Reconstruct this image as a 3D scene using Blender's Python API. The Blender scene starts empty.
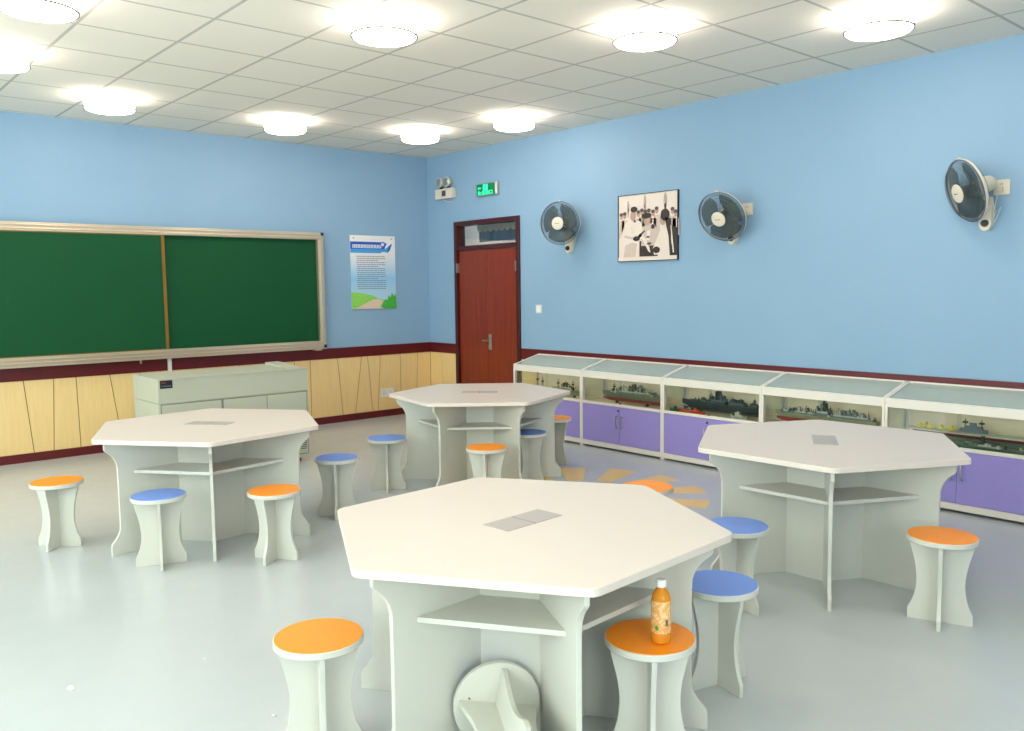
import bpy, math, random
from math import sin, cos, pi, radians, sqrt, atan2
from mathutils import Vector, Matrix, Euler
random.seed(7)
SC = bpy.context.scene
COL = SC.collection

# ------------------------------------------------------------------ materials
def S(r, g, b):                       # sRGB 0-255 -> linear
    f = lambda v: (v/255/12.92) if v/255 <= 0.04045 else ((v/255+0.055)/1.055)**2.4
    return (f(r), f(g), f(b), 1)

class NT:
    def __init__(s, name):
        s.m = bpy.data.materials.new(name); s.m.use_nodes = True
        s.t = s.m.node_tree; s.b = s.t.nodes['Principled BSDF']
    def n(s, typ, **kw):
        o = s.t.nodes.new(typ)
        for k, v in kw.items(): setattr(o, k, v)
        return o
    def l(s, a, b): s.t.links.new(a, b)
    def math(s, op, a, b=None, c=None):
        o = s.n('ShaderNodeMath', operation=op)
        for i, v in enumerate((a, b, c)):
            if v is None: continue
            if isinstance(v, (int, float)): o.inputs[i].default_value = v
            else: s.l(v, o.inputs[i])
        return o.outputs[0]
    def mix(s, f, a, b):
        o = s.n('ShaderNodeMix', data_type='RGBA')
        if isinstance(f, (int, float)): o.inputs[0].default_value = f
        else: s.l(f, o.inputs[0])
        for i, v in ((6, a), (7, b)):
            if isinstance(v, tuple): o.inputs[i].default_value = v
            else: s.l(v, o.inputs[i])
        return o.outputs[2]
    def pos(s):
        g = s.n('ShaderNodeTexCoord'); x = s.n('ShaderNodeSeparateXYZ'); s.l(g.outputs['Object'], x.inputs[0])
        return g.outputs['Object'], x.outputs[0], x.outputs[1], x.outputs[2]
    def noise(s, vec, scale, detail=3, rough=.5):
        o = s.n('ShaderNodeTexNoise'); o.inputs['Scale'].default_value = scale
        o.inputs['Detail'].default_value = detail; o.inputs['Roughness'].default_value = rough
        s.l(vec, o.inputs['Vector']); return o.outputs[0]
    def bump(s, h, strength=.2, dist=.002):
        o = s.n('ShaderNodeBump'); o.inputs['Strength'].default_value = strength
        o.inputs['Distance'].default_value = dist; s.l(h, o.inputs['Height']); s.l(o.outputs[0], s.b.inputs['Normal'])

def mat(name, c, rough=.5, metal=0, noise=0, nscale=40, spec=.5, trans=0, alpha=1, emit=None, es=0, coat=0):
    k = NT(name); b = k.b
    c = c if len(c) == 4 else (*c, 1)
    b.inputs['Base Color'].default_value = c
    b.inputs['Roughness'].default_value = rough; b.inputs['Metallic'].default_value = metal
    b.inputs['Specular IOR Level'].default_value = spec
    b.inputs['Transmission Weight'].default_value = trans; b.inputs['Alpha'].default_value = alpha
    b.inputs['Coat Weight'].default_value = coat
    if emit: b.inputs['Emission Color'].default_value = emit; b.inputs['Emission Strength'].default_value = es
    v, x, y, z = k.pos()
    amt = noise if noise else .03
    nz = k.noise(v, nscale)
    d = tuple(max(0, q*(1-amt)) for q in c[:3])+(1,); e = tuple(min(1, q*(1+amt)) for q in c[:3])+(1,)
    k.l(k.mix(nz, d, e), b.inputs['Base Color'])
    return k.m

M = {}
M['laminate'] = mat('white_laminate', S(208, 206, 197), .45, noise=.02, nscale=120)
M['laminate_lit'] = mat('lamplit_laminate', S(220, 207, 198), .38, noise=.015, nscale=200)  # same laminate as the body; warm light from above put into the colour
M['orange'] = mat('orange_laminate', S(255, 148, 24), .42, noise=.03, nscale=150)
M['blue'] = mat('blue_laminate', S(112, 146, 224), .42, noise=.03, nscale=150)
M['plate'] = mat('grey_cable_plate', S(176, 168, 164), .4, noise=.05, nscale=90)
M['gapgrey'] = mat('shadow_gap_grey', S(128, 128, 116), .7)
M['slot'] = mat('dark_gap', S(70, 66, 66), .8)
M['alu'] = mat('champagne_aluminium', S(214, 196, 172), .32, metal=.75, noise=.04, nscale=20)
M['bronze'] = mat('bronze_strip', S(146, 112, 52), .35, metal=.6)
M['black'] = mat('black_plastic', S(24, 24, 26), .45)
M['darkgrey'] = mat('dark_grey', S(70, 72, 76), .5)
M['steel'] = mat('brushed_steel', S(190, 188, 182), .3, metal=.9)
M['white'] = mat('white_frame', S(232, 224, 214), .4, noise=.01)
M['purple'] = mat('purple_door', S(156, 142, 212), .4, noise=.03, nscale=30)
M['cream'] = mat('cream_plastic', S(228, 216, 198), .4)
M['casein'] = mat('case_lining', S(242, 224, 194), .6)
M['maroon'] = mat('maroon_trim', S(92, 16, 22), .35, noise=.1, nscale=12)
M['cable'] = mat('white_cable', S(226, 222, 216), .5)
M['paper'] = mat('white_paper', S(245, 245, 242), .7)
M['console'] = mat('console_grey_beige', S(186, 186, 168), .45, noise=.02)
M['console_side'] = M['console']
M['corridor'] = mat('corridor_wall', S(150, 138, 128), .8)

def glass(name, tint=(1, 1, 1, 1), a=.12, rough=.02, pale_sheen=0):
    k = NT(name); t = k.t
    g = k.n('ShaderNodeBsdfGlossy'); g.inputs['Roughness'].default_value = rough
    tr = k.n('ShaderNodeBsdfTransparent'); tr.inputs[0].default_value = tint
    fr = k.n('ShaderNodeFresnel'); gm = k.n('ShaderNodeNewGeometry'); k.l(k.math('SUBTRACT', 1.45, k.math('MULTIPLY', gm.outputs['Backfacing'], 1.45-1/1.45)), fr.inputs[0])
    f = k.math('ADD', k.math('MULTIPLY', fr.outputs[0], 1.0), a*.3)
    mx = k.n('ShaderNodeMixShader'); k.l(f, mx.inputs[0]); k.l(tr.outputs[0], mx.inputs[1]); k.l(g.outputs[0], mx.inputs[2])
    if pale_sheen:
        df = k.n('ShaderNodeBsdfDiffuse'); df.inputs[0].default_value = S(226, 232, 226); m2 = k.n('ShaderNodeMixShader'); m2.inputs[0].default_value = pale_sheen
        k.l(mx.outputs[0], m2.inputs[1]); k.l(df.outputs[0], m2.inputs[2]); mx = m2
    k.l(mx.outputs[0], t.nodes['Material Output'].inputs[0])
    return k.m
M['glass'] = glass('clear_glass', (.96, .98, .97, 1), .05)
M['topglass'] = glass('case_top_glass', (.93, .98, .96, 1), .3, .12, .3)  # diffuse share paints a pale reflected sheen into the top glass
M['doorglass'] = glass('transom_glass', (.8, .82, .84, 1), .2)
M['ringblue'] = mat('dark_blue_grey_ring', S(78, 92, 112), .3)
M['wire'] = mat('guard_wire', S(84, 94, 104), .4, metal=.3)

def lamp_mat():
    k = NT('lit_diffuser'); b = k.b
    b.inputs['Base Color'].default_value = (.9, .9, .88, 1)
    b.inputs['Emission Color'].default_value = (1, .90, .78, 1); b.inputs['Emission Strength'].default_value = LAMP
    return k.m
LAMP = 20.0
M['lamp'] = lamp_mat()

def blade_mat():
    k = NT('smoked_blade'); b = k.b
    b.inputs['Base Color'].default_value = S(66, 82, 78); b.inputs['Roughness'].default_value = .2
    b.inputs['Alpha'].default_value = .56
    return k.m
M['blade'] = blade_mat()

def wall_mat():
    k = NT('blue_wall_paint'); v, x, y, z = k.pos()
    n1 = k.noise(v, 2.2, 4); n2 = k.noise(v, 60, 2)
    c = k.mix(n1, S(134, 169, 199), S(143, 175, 204))
    k.l(c, k.b.inputs['Base Color']); k.b.inputs['Roughness'].default_value = .55
    k.bump(n2, .15, .002)
    return k.m
M['wall'] = wall_mat()

def ceil_mat():
    k = NT('ceiling_tiles'); v, x, y, z = k.pos()
    def line(c, off):
        f = k.math('FRACT', k.math('ADD', k.math('DIVIDE', k.math('ADD', c, off), .6), 20.5))
        return k.math('MULTIPLY', k.math('ABSOLUTE', k.math('SUBTRACT', f, .5)), .6)
    d = k.math('MINIMUM', line(x, .5367), line(y, 1.2528))
    m = k.math('LESS_THAN', d, .011)
    n = k.noise(v, 90, 3)
    base = k.mix(n, S(240, 232, 220), S(246, 239, 228))
    k.l(k.mix(m, base, S(196, 190, 182)), k.b.inputs['Base Color'])
    k.b.inputs['Roughness'].default_value = .9
    k.bump(k.math('MULTIPLY', m, -1), .5, .006)
    return k.m
M['ceiling'] = ceil_mat()

def floor_mat():
    k = NT('grey_vinyl_floor'); v, x, y, z = k.pos()
    n1 = k.noise(v, 1.3, 5, .6); n2 = k.noise(v, 7, 3, .6); n3 = k.noise(v, 160, 2)
    base = k.mix(n1, S(182, 187, 190), S(194, 199, 201))
    base = k.mix(k.math('MULTIPLY', n2, .25), base, S(206, 209, 209))
    base = k.mix(k.math('MULTIPLY', n3, .16), base, S(172, 177, 180))
    # yellow sunburst inlay
    wob = k.math('MULTIPLY', k.math('SUBTRACT', k.noise(v, 5, 1), .5), .03)
    dx = k.math('ADD', k.math('SUBTRACT', x, -1.80), wob); dy = k.math('SUBTRACT', y, -4.355)
    r = k.math('SQRT', k.math('ADD', k.math('MULTIPLY', dx, dx), k.math('MULTIPLY', dy, dy)))
    a = k.math('ARCTAN2', dy, dx)
    f = k.math('FRACT', k.math('ADD', k.math('DIVIDE', k.math('SUBTRACT', a, radians(48.6)), radians(27.69)), 20.5))
    half = k.math('ABSOLUTE', k.math('SUBTRACT', f, .5))
    m = k.math('MULTIPLY', k.math('LESS_THAN', half, .27), k.math('MULTIPLY', k.math('LESS_THAN', r, .935), k.math('GREATER_THAN', r, .45)))
    ycol = k.mix(n2, S(248, 204, 92), S(238, 196, 106))
    k.l(k.mix(k.math('MULTIPLY', m, .9), base, ycol), k.b.inputs['Base Color'])
    k.l(k.math('ADD', .16, k.math('MULTIPLY', n2, .08)), k.b.inputs['Roughness'])
    k.b.inputs['Specular IOR Level'].default_value = .5
    k.bump(n3, .06, .001)
    return k.m
M['floor'] = floor_mat()

def wood_mat():
    k = NT('red_brown_wood'); v, x, y, z = k.pos()
    mp = k.n('ShaderNodeMapping'); mp.inputs['Scale'].default_value = (1, 20, .6); k.l(v, mp.inputs[0])
    n = k.noise(mp.outputs[0], 2.0, 5, .65)
    k.l(k.mix(n, S(72, 18, 8), S(162, 58, 28)), k.b.inputs['Base Color'])
    k.b.inputs['Roughness'].default_value = .38
    return k.m
M['wood'] = wood_mat()
M['woodframe'] = mat('dark_wood_frame', S(66, 16, 16), .35, noise=.15, nscale=10)

def panel_mat():
    k = NT('maple_panel'); v, x, y, z = k.pos()
    mp = k.n('ShaderNodeMapping'); mp.inputs['Scale'].default_value = (18, 18, 1.2); k.l(v, mp.inputs[0])
    n = k.noise(mp.outputs[0], 3.0, 4, .6)
    k.l(k.mix(n, S(226, 190, 128), S(240, 210, 152)), k.b.inputs['Base Color'])
    k.b.inputs['Roughness'].default_value = .4
    return k.m
M['maple'] = panel_mat()
M['groove'] = mat('groove', S(96, 70, 40), .8)

def chalk_mat():
    k = NT('green_board'); v, x, y, z = k.pos()
    n = k.noise(v, 3, 4); n2 = k.noise(v, 50, 2)
    c = k.mix(n, S(4, 68, 36), S(9, 76, 42)); c = k.mix(k.math('MULTIPLY', n2, .3), c, S(12, 82, 48))
    k.l(c, k.b.inputs['Base Color']); k.b.inputs['Roughness'].default_value = .6; k.b.inputs['Specular IOR Level'].default_value = .25
    return k.m
M['chalk'] = chalk_mat()

# ------------------------------------------------------------------ mesh helpers
class MB:
    def __init__(s): s.v = []; s.f = []; s.mi = []
    def add(s, vs, fs, mi=0):
        o = len(s.v); s.v += [tuple(p) for p in vs]; s.f += [tuple(i+o for i in f) for f in fs]; s.mi += [mi]*len(fs)
        return s
    def box(s, x0, y0, z0, x1, y1, z1, mi=0):
        x0, x1 = min(x0, x1), max(x0, x1); y0, y1 = min(y0, y1), max(y0, y1); z0, z1 = min(z0, z1), max(z0, z1)
        v = [(x0,y0,z0),(x1,y0,z0),(x1,y1,z0),(x0,y1,z0),(x0,y0,z1),(x1,y0,z1),(x1,y1,z1),(x0,y1,z1)]
        return s.add(v, [(3,2,1,0),(4,5,6,7),(0,1,5,4),(1,2,6,5),(2,3,7,6),(3,0,4,7)], mi)
    def prism(s, poly, fn, a, b, mi=0):
        """poly: 2D points; fn(u, v, w) -> 3D; extruded w from a to b"""
        n = len(poly)
        v = [fn(u, w, a) for u, w in poly]+[fn(u, w, b) for u, w in poly]
        f = [tuple(range(n)), tuple(range(2*n-1, n-1, -1))]+[(i, n+i, n+(i+1) % n, (i+1) % n) for i in range(n)]
        return s.add(v, f, mi)
    def lathe(s, prof, n=32, mi=0, T=None):
        v = []; f = []; m = len(prof)
        for i in range(n):
            a = 2*pi*i/n
            for r, z in prof: v.append((r*cos(a), r*sin(a), z))
        for i in range(n):
            j = (i+1) % n
            for k in range(m-1):
                f.append((i*m+k, j*m+k, j*m+k+1, i*m+k+1))
        if prof[0] == prof[-1]: pass
        elif prof[0][0] > 1e-6: f.append(tuple(i*m for i in range(n))[::-1])
        if prof[0] != prof[-1] and prof[-1][0] > 1e-6: f.append(tuple(i*m+m-1 for i in range(n)))
        if T: v = [tuple(T @ Vector(p)) for p in v]
        return s.add(v, f, mi)
    def tube(s, path, r, n=8, mi=0, closed=False):
        P = [Vector(p) for p in path]; m = len(P); v = []; f = []
        rr = r if isinstance(r, (list, tuple)) else [r]*m
        up = None
        for i, p in enumerate(P):
            if closed: t = P[(i+1) % m]-P[i-1]
            else: t = P[min(i+1, m-1)]-P[max(i-1, 0)]
            t.normalize()
            if up is None:
                up = Vector((0, 0, 1)) if abs(t.z) < .9 else Vector((1, 0, 0))
            a = up-t*up.dot(t); a.normalize(); b = t.cross(a); up = a
            for k in range(n):
                q = 2*pi*k/n; v.append(p+(a*cos(q)+b*sin(q))*rr[i])
        for i in range(m if closed else m-1):
            j = (i+1) % m
            for k in range(n): f.append((i*n+k, i*n+(k+1) % n, j*n+(k+1) % n, j*n+k))
        if not closed: f.append(tuple(range(n))[::-1]); f.append(tuple((m-1)*n+k for k in range(n)))
        return s.add(v, f, mi)
    def build(s, name, mats, parent=None, smooth=False, bevel=0, loc=None, rot=None):
        me = bpy.data.meshes.new(name); me.from_pydata(s.v, [], s.f)
        if not isinstance(mats, (list, tuple)): mats = [mats]
        for m in mats: me.materials.append(M[m] if isinstance(m, str) else m)
        for p, k in zip(me.polygons, s.mi): p.material_index = k; p.use_smooth = bool(smooth)
        me.validate(); me.update()
        import bmesh
        bm = bmesh.new(); bm.from_mesh(me); bmesh.ops.recalc_face_normals(bm, faces=bm.faces); bm.to_mesh(me); bm.free()
        if smooth: me.set_sharp_from_angle(angle=radians(40))
        o = bpy.data.objects.new(name, me); COL.objects.link(o)
        if parent: o.parent = parent
        if loc is not None: o.location = loc
        if rot is not None: o.rotation_euler = rot
        if bevel:
            b = o.modifiers.new('edge', 'BEVEL'); b.width = bevel; b.segments = 2; b.limit_method = 'ANGLE'; b.angle_limit = radians(50)
        return o

def tag(o, label=None, cat=None, group=None, kind=None):
    if label: o['label'] = label
    if cat: o['category'] = cat
    if group: o['group'] = group
    if kind: o['kind'] = kind
    return o
def empty(name, loc=(0, 0, 0), rz=0, rot=None):
    o = bpy.data.objects.new(name, None); COL.objects.link(o); o.location = loc
    o.rotation_euler = rot if rot is not None else (0, 0, rz); o.empty_display_size = .1
    return o
def kids(o): return [c for c in SC.objects if c.parent == o]
def copy_tree(o, parent=None):
    c = o.copy(); COL.objects.link(c); c.parent = parent
    for ch in kids(o): copy_tree(ch, c)
    return c
XY = lambda u, w, a: (u, w, a)
def text_mesh(body, size, fn, mb, mi=0, depth=.0):
    cu = bpy.data.curves.new('t', 'FONT'); cu.body = body; cu.size = size; cu.align_x = 'CENTER'; cu.offset = size*.02
    ob = bpy.data.objects.new('t', cu); COL.objects.link(ob)
    dg = bpy.context.evaluated_depsgraph_get(); me = bpy.data.meshes.new_from_object(ob.evaluated_get(dg))
    mb.add([fn(v.co.x, v.co.y) for v in me.vertices], [tuple(p.vertices) for p in me.polygons], mi)
    bpy.data.objects.remove(ob); bpy.data.curves.remove(cu); bpy.data.meshes.remove(me)

# ------------------------------------------------------------------ room
H = 3.13; XL = -8.3; YF = -11.0; TH = .15
RB, RT = .745, .864
def struct(o): o['kind'] = 'structure'; return o
struct(MB().box(XL-.2, YF-.2, -.12, .35, .2, 0).build('floor', 'floor'))
struct(MB().box(XL-.2, YF-.2, H, .35, .2, H+.1).build('ceiling', 'ceiling'))
struct(MB().box(XL-TH, 0, 0, TH, TH, H).build('wall_back', 'wall'))
DY0, DY1, DZ = -.55, -1.712, 2.315
w = MB(); w.box(0, DY0, 0, TH, 0, H); w.box(0, YF, 0, TH, DY1, H); w.box(0, DY1, DZ, TH, DY0, H)
struct(w.build('wall_right', 'wall'))
w = MB(); w.box(XL-TH, YF-TH, 0, TH, YF, .9); w.box(XL-TH, YF-TH, 2.7, TH, YF, H)
fill_wins = [(-7.6, -5.2)]
for a_, b_ in ((XL-TH, -7.6), (-5.2, TH)): w.box(a_, YF-TH, .9, b_, YF, 2.7)
struct(w.build('wall_front', 'wall'))
for i, (a, b) in enumerate(fill_wins):  # unseen window added behind the viewer to give fill daylight
    f = MB(); y0_, y1_ = YF-.1, YF-.04
    f.box(a, y0_, .9, b, y1_, .96); f.box(a, y0_, 2.64, b, y1_, 2.7)
    for xx in (a, (a+b)/2-.03, b-.06): f.box(xx, y0_, .96, xx+.06, y1_, 2.64)
    wf = struct(f.build('window_%d' % (i+4), 'white'))
    MB().box(a+.06, YF-.075, .96, b-.06, YF-.069, 2.64).build('pane', 'glass', wf)
w = MB(); wins = [(-.8, -3.3), (-4.0, -6.5), (-7.2, -9.7)]
w.box(XL-TH, YF, 0, XL, 0, .9); w.box(XL-TH, YF, 2.7, XL, 0, H)
ys = [0]+[q for p in wins for q in p]+[YF]
for i in range(0, len(ys), 2): w.box(XL-TH, ys[i+1], .9, XL, ys[i], 2.7)
struct(w.build('wall_left', 'wall'))
for i, (a, b) in enumerate(wins):
    f = MB(); x0, x1 = XL-.1, XL-.04
    for (p, q, r_, s_) in ((a, b, .9, .96), (a, b, 2.64, 2.7)): f.box(x0, p, r_, x1, q, s_)
    for yy in (a, (a+b)/2+.03, b+.06): f.box(x0, yy, .96, x1, yy-.06, 2.64)
    wf = struct(f.build('window_%d' % (i+1), 'white'))
    MB().box(XL-.075, a-.06, .96, XL-.069, b+.06, 2.64).build('pane', 'glass', wf)
# corridor seen through the transom
c = MB(); c.box(1.3, -3, 0, 1.4, 1, 2.9); c.box(TH, -3, 2.9, 1.4, 1, 3.0); c.box(TH, -3.1, 0, 1.4, -3, 2.9); c.box(TH, 1, 0, 1.4, 1.1, 2.9); c.box(.35, -3, -.12, 1.4, 1, 0)
struct(c.build('wall_corridor', 'corridor'))

# skirting / wainscot / dado
g = .012
gro = [(-4.98, -4.99), (-4.76, -4.81), (-4.536, -4.484), (-4.287, -4.319), (-4.097, -4.089), (-3.799, -3.715), (-3.52, -3.56), (-3.20, -3.16), (-2.88, -2.95), (-2.5, -2.47), (-2.17, -2.2), (-1.87, -1.83),
       (-1.672, -1.677), (-1.326, -1.273), (-1.006, -1.109), (-.925, -.87), (-.744, -.797), (-.462, -.463), (-.2, -.24)]
x = -5.3
while x > XL+.3: gro.insert(0, (x, x+random.uniform(-.06, .06))); x -= random.uniform(.2, .35)
w = MB(); w.box(XL, -.006, .08, 0, -.0, RB, 1)
E_ = [(XL, XL)]+gro+[(-.012, -.012)]
hg = .0035
for (t0, b0), (t1, b1) in zip(E_[:-1], E_[1:]):
    w.prism([(b0+hg, .08), (b1-hg, .08), (t1-hg, RB), (t0+hg, RB)], lambda u, v, a: (u, a, v), -.006, -g, 0)
struct(w.build('trim_1', ['maple', 'groove']))
w = MB(); w.box(-.006, DY0+.02, .08, 0, -g, RB, 1)
for a, b in ((-.015, -.25), (-.257, DY0+.02)): w.box(-g, b, .08, -.006, a, RB, 0)
w.box(-.006, YF, .08, 0, DY1-.02, RB, 1); y = DY1-.02
while y > YF+.3:
    y2 = y-random.uniform(.25, .4); w.box(-g, y2+.007, .08, -.006, y, RB, 0); y = y2
struct(w.build('trim_2', ['maple', 'groove']))
struct(MB().box(XL, -.02, RB, -.0, -0, RT).build('trim_3', 'maroon'))
w = MB(); w.box(-.02, DY0, RB, 0, -.02, RT); w.box(-.014, YF, RB, 0, DY1, RT); struct(w.build('trim_4', 'maroon'))
struct(MB().box(XL, -.022, 0, 0, 0, .08).build('baseboard_back', 'maroon'))
w = MB(); w.box(-.022, DY0, 0, 0, -.022, .08); w.box(-.014, YF, 0, 0, DY1, .08); struct(w.build('baseboard_right', 'maroon'))
w = MB(); w.box(XL, YF, 0, XL+.02, -.022, .08); struct(w.build('baseboard_left', 'maroon'))

# ------------------------------------------------------------------ door
dr = empty('door_1', (0, 0, 0)); dr['kind'] = 'structure'
fw = .052
f = MB(); f.box(-.025, DY0, 0, .11, DY0-fw, DZ); f.box(-.025, DY1, 0, .11, DY1+fw, DZ); f.box(-.025, DY0-fw, DZ-fw, .11, DY1+fw, DZ); f.box(-.012, DY0-fw, 1.975, .10, DY1+fw, 2.028)
f.build('door_frame', 'woodframe', dr, bevel=.004)
mid = -1.13
for k, (a, b) in enumerate(((DY0-fw-.003, mid+.002), (mid-.002, DY1+fw+.003))):
    lf = MB().box(.008, b, .008, .05, a, 1.972).build('door_leaf', 'wood', dr, bevel=.002)
    hy = DY0-fw if k == 0 else DY1+fw
    for hz in (1.77, .25):
        MB().box(-.03, hy-.008, hz-.055, .008, hy+.008, hz+.055).build('hinge', 'steel', lf)
    if k == 1:
        MB().box(-.004, -1.195, .82, .008, -1.150, 1.0).build('lock_plate', 'steel', lf, bevel=.004)
        hd = MB(); hd.tube([(-.004, -1.172, .93), (-.055, -1.172, .93)], .009, 10); hd.tube([(-.05, -1.172, .93), (-.055, -1.12, .93), (-.05, -1.09, .928)], [.009, .008, .007], 10)
        hd.lathe([(.0, -.006), (.012, -.006), (.012, .006), (0, .006)], 12, T=Matrix.Translation((-.008, -1.172, .86)) @ Matrix.Rotation(pi/2, 4, 'Y'))
        hd.build('handle', 'steel', lf, smooth=True)
MB().box(.04, DY1+fw, 2.028, .046, DY0-fw, DZ-fw).build('transom_pane', 'doorglass', dr)
# valance added behind the transom to imitate the reflection in its pane
M['backcloth'] = mat('blue_grey_cloth', S(60, 82, 110), .9)
M['goldtrim'] = mat('cream_lace', S(206, 186, 140), .8)
cv = empty('backdrop', (.2, 0, 0)); tag(cv, 'dark blue curtain with scalloped cream edging added behind the pane above the door to imitate a reflection', 'backdrop')
n = 40; pts = []
ya, yb = -.66, -1.56
b = MB()
for i in range(n):
    u0 = ya+(yb-ya)*i/n-.1; u1 = ya+(yb-ya)*(i+1)/n-.1
    w0 = .012*sin(i*.9); w1 = .012*sin((i+1)*.9)
    b.add([(w0, u0, 2.075), (w1, u1, 2.075), (w1, u1, 2.27), (w0, u0, 2.27), (w0+.006, u0, 2.075), (w1+.006, u1, 2.075), (w1+.006, u1, 2.27), (w0+.006, u0, 2.27)], [(0,1,2,3),(4,5,6,7),(0,1,5,4),(3,2,6,7)])
b.build('cloth', 'backcloth', cv, smooth=True)
b = MB(); k = 9; wd = (yb-ya)/k
for i in range(k):
    yc = ya-.1+wd*(i+.5)
    P = [(yc+cos(t*pi/10)*wd/2, 2.25-abs(sin(t*pi/10))*.06) for t in range(11)]
    b.prism(P, lambda u, v, a: (a, u, v), -.03, -.022); b.tube([(-.03, u, v) for u, v in P], .006, 6, mi=1)
b.box(-.03, yb-.1, 2.24, -.022, ya-.1, 2.28)
b.build('scalloped_edge', ['goldtrim', 'goldtrim'], cv)

# ------------------------------------------------------------------ ceiling lamps
def make_lamp():
    t = empty('ceiling_lamp')
    MB().lathe([(0, 0), (.17, 0), (.175, -.012), (.17, -.02), (0, -.02)], 40).build('canopy', 'white', t, smooth=True)
    MB().lathe([(0, -.018), (.165, -.018), (.185, -.03), (.19, -.05), (.19, -.09), (.18, -.105), (.15, -.114), (.08, -.12), (0, -.122)], 48).build('diffuser', 'lamp', t, smooth=True)
    MB().lathe([(.1915, -.089), (.1985, -.089), (.1985, -.098), (.1915, -.098), (.1915, -.089)], 48).build('metal_rim', 'darkgrey', t, smooth=True)
    return t
lamps = [((-5.04, -3.5), 'lit round ceiling lamp in the top left corner, cut by the top edge'),
 ((-4.99, -2.13), 'lit round ceiling lamp cut off by the left edge of the photo'),
 ((-4.0, -1.13), 'lit round ceiling lamp over the left half of the green chalkboard'),
 ((-2.44, -1.13), 'lit round ceiling lamp over the right end of the green chalkboard'),
 ((-3.35, -4.25), 'large lit round ceiling lamp in the middle, left of the central tile row'),
 ((-1.14, -1.48), 'lit round ceiling lamp nearest the far corner of the room'),
 ((-.84, -2.58), 'lit round ceiling lamp above the reddish door and exit sign'),
 ((-2.05, -5.17), 'large lit round ceiling lamp above the black and white picture'),
 ((-1.13, -6.2), 'lit round ceiling lamp close to the right wall, nearest the right fan'),
 ((-5.3, -6.6), 0), ((-3.3, -7.9), 0), ((-6.6, -5.2), 0), ((-6.6, -9.3), 0), ((-1.3, -9.2), 0), ((-4.6, -10.2), 0), ((-6.7, -2.6), 0)]
L0 = make_lamp(); first = True
for (x, y), lb in lamps:
    o = L0 if first else copy_tree(L0); first = False
    o.location = (x, y, H)
    tag(o, lb or 'lit round ceiling lamp behind the viewer, outside the photo', 'ceiling lamp', 'round ceiling lamps')

# ------------------------------------------------------------------ hexagonal tables
def hexpts(r, ch=.03):
    P = []
    for k in range(6):
        a = k*pi/3; c = Vector((r*cos(a), r*sin(a)))
        p = Vector((r*cos(a-pi/3), r*sin(a-pi/3))); q = Vector((r*cos(a+pi/3), r*sin(a+pi/3)))
        u = (p-c).normalized()*ch; v = (q-c).normalized()*ch
        for t in (0, .25, .5, .75, 1):
            s = (1-t)**2*(c+u)+2*t*(1-t)*c+t*t*(c+v); P.append((s.x, s.y))
    return P
TZ, TT, RC, RF, RCORE = .70, .026, .735, .652, .22
def smooth_curve(P, n=6):
    out = []
    for i in range(len(P)-1):
        p0, p1, p2, p3 = P[max(i-1, 0)], P[i], P[i+1], P[min(i+2, len(P)-1)]
        for k in range(n):
            t = k/n
            out.append(tuple(.5*((2*p1[j])+(-p0[j]+p2[j])*t+(2*p0[j]-5*p1[j]+4*p2[j]-p3[j])*t*t+(-p0[j]+3*p1[j]-3*p2[j]+p3[j])*t**3) for j in (0, 1)))
    out.append(P[-1]); return out
def make_table():
    t = empty('hexagonal_table')
    MB().prism(hexpts(RC), XY, TZ-TT, TZ).build('tabletop', 'laminate_lit', t, bevel=.0025)
    zt = TZ-TT
    edge = [(RF+.015, zt), (RF+.015, zt-.045)]+smooth_curve([(RF+.008, zt-.055), (RF-.025, zt-.085), (RF-.05, zt-.13), (RF-.056, zt-.2), (RF-.056, .2), (RF-.052, .14), (RF-.03, .10), (RF-.004, .07)])+[(RF, .055), (RF, 0)]
    prof = [(RCORE-.01, 0), (RCORE-.01, zt)]+edge
    for k in range(6):
        a = k*pi/3; ca, sa = cos(a), sin(a)
        MB().prism(prof, lambda u, v, w_: (u*ca-w_*sa, u*sa+w_*ca, v), -.009, .009).build('leg_panel', 'laminate', t, bevel=.0015)
        b0 = a; b1 = a+pi/3
        d = Vector((cos(a+pi/6), sin(a+pi/6))); e = Vector((-d.y, d.x)); ap = RCORE*cos(pi/6); hw = RCORE*.5
        fn = lambda u, v, w_: (d.x*(ap+w_)+e.x*u, d.y*(ap+w_)+e.y*u, v)
        MB().prism([(-hw, 0), (hw, 0), (hw, zt), (-hw, zt)], fn, -.009, .009).build('core_panel', 'laminate', t)
        ro = .506*cos(pi/6); ho = .506*.5-.0105; hi = (ap+.009)/cos(pi/6)*.5-.0105
        fn2 = lambda u, v, w_: (d.x*v+e.x*u, d.y*v+e.y*u, w_)
        MB().prism([(-hi, ap+.009), (hi, ap+.009), (ho, ro), (-ho, ro)], fn2, .470, .488).build('shelf', 'laminate', t, bevel=.001)
    pl = MB(); pl.box(-.142, -.062, TZ, -.002, .062, TZ+.0025); pl.box(.002, -.062, TZ, .142, .062, TZ+.0025)
    pl.build('cable_plate', 'plate', t, bevel=.001)
    MB().box(-.146, -.003, TZ, .146, .003, TZ+.0032).box(-.0025, -.064, TZ, .0025, .064, TZ+.0032).build('slot', 'slot', t) if False else MB().box(-.002, -.062, TZ, .002, .062, TZ+.0015).build('plate_gap', 'slot', t)
    return t
tables = [((-4.247, -6.447), 3.7, 'nearest white hexagonal table, with a toppled stool tucked under it'),
 ((-4.18, -3.408), -51.8, 'white hexagonal table on the left, in front of the grey console'),
 ((-1.985, -3.42), -40, 'white hexagonal table furthest back, in front of the reddish door'),
 ((-2.03, -6.40), 31.6, 'white hexagonal table on the right, beside the purple display cases')]
T0 = make_table()
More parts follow.
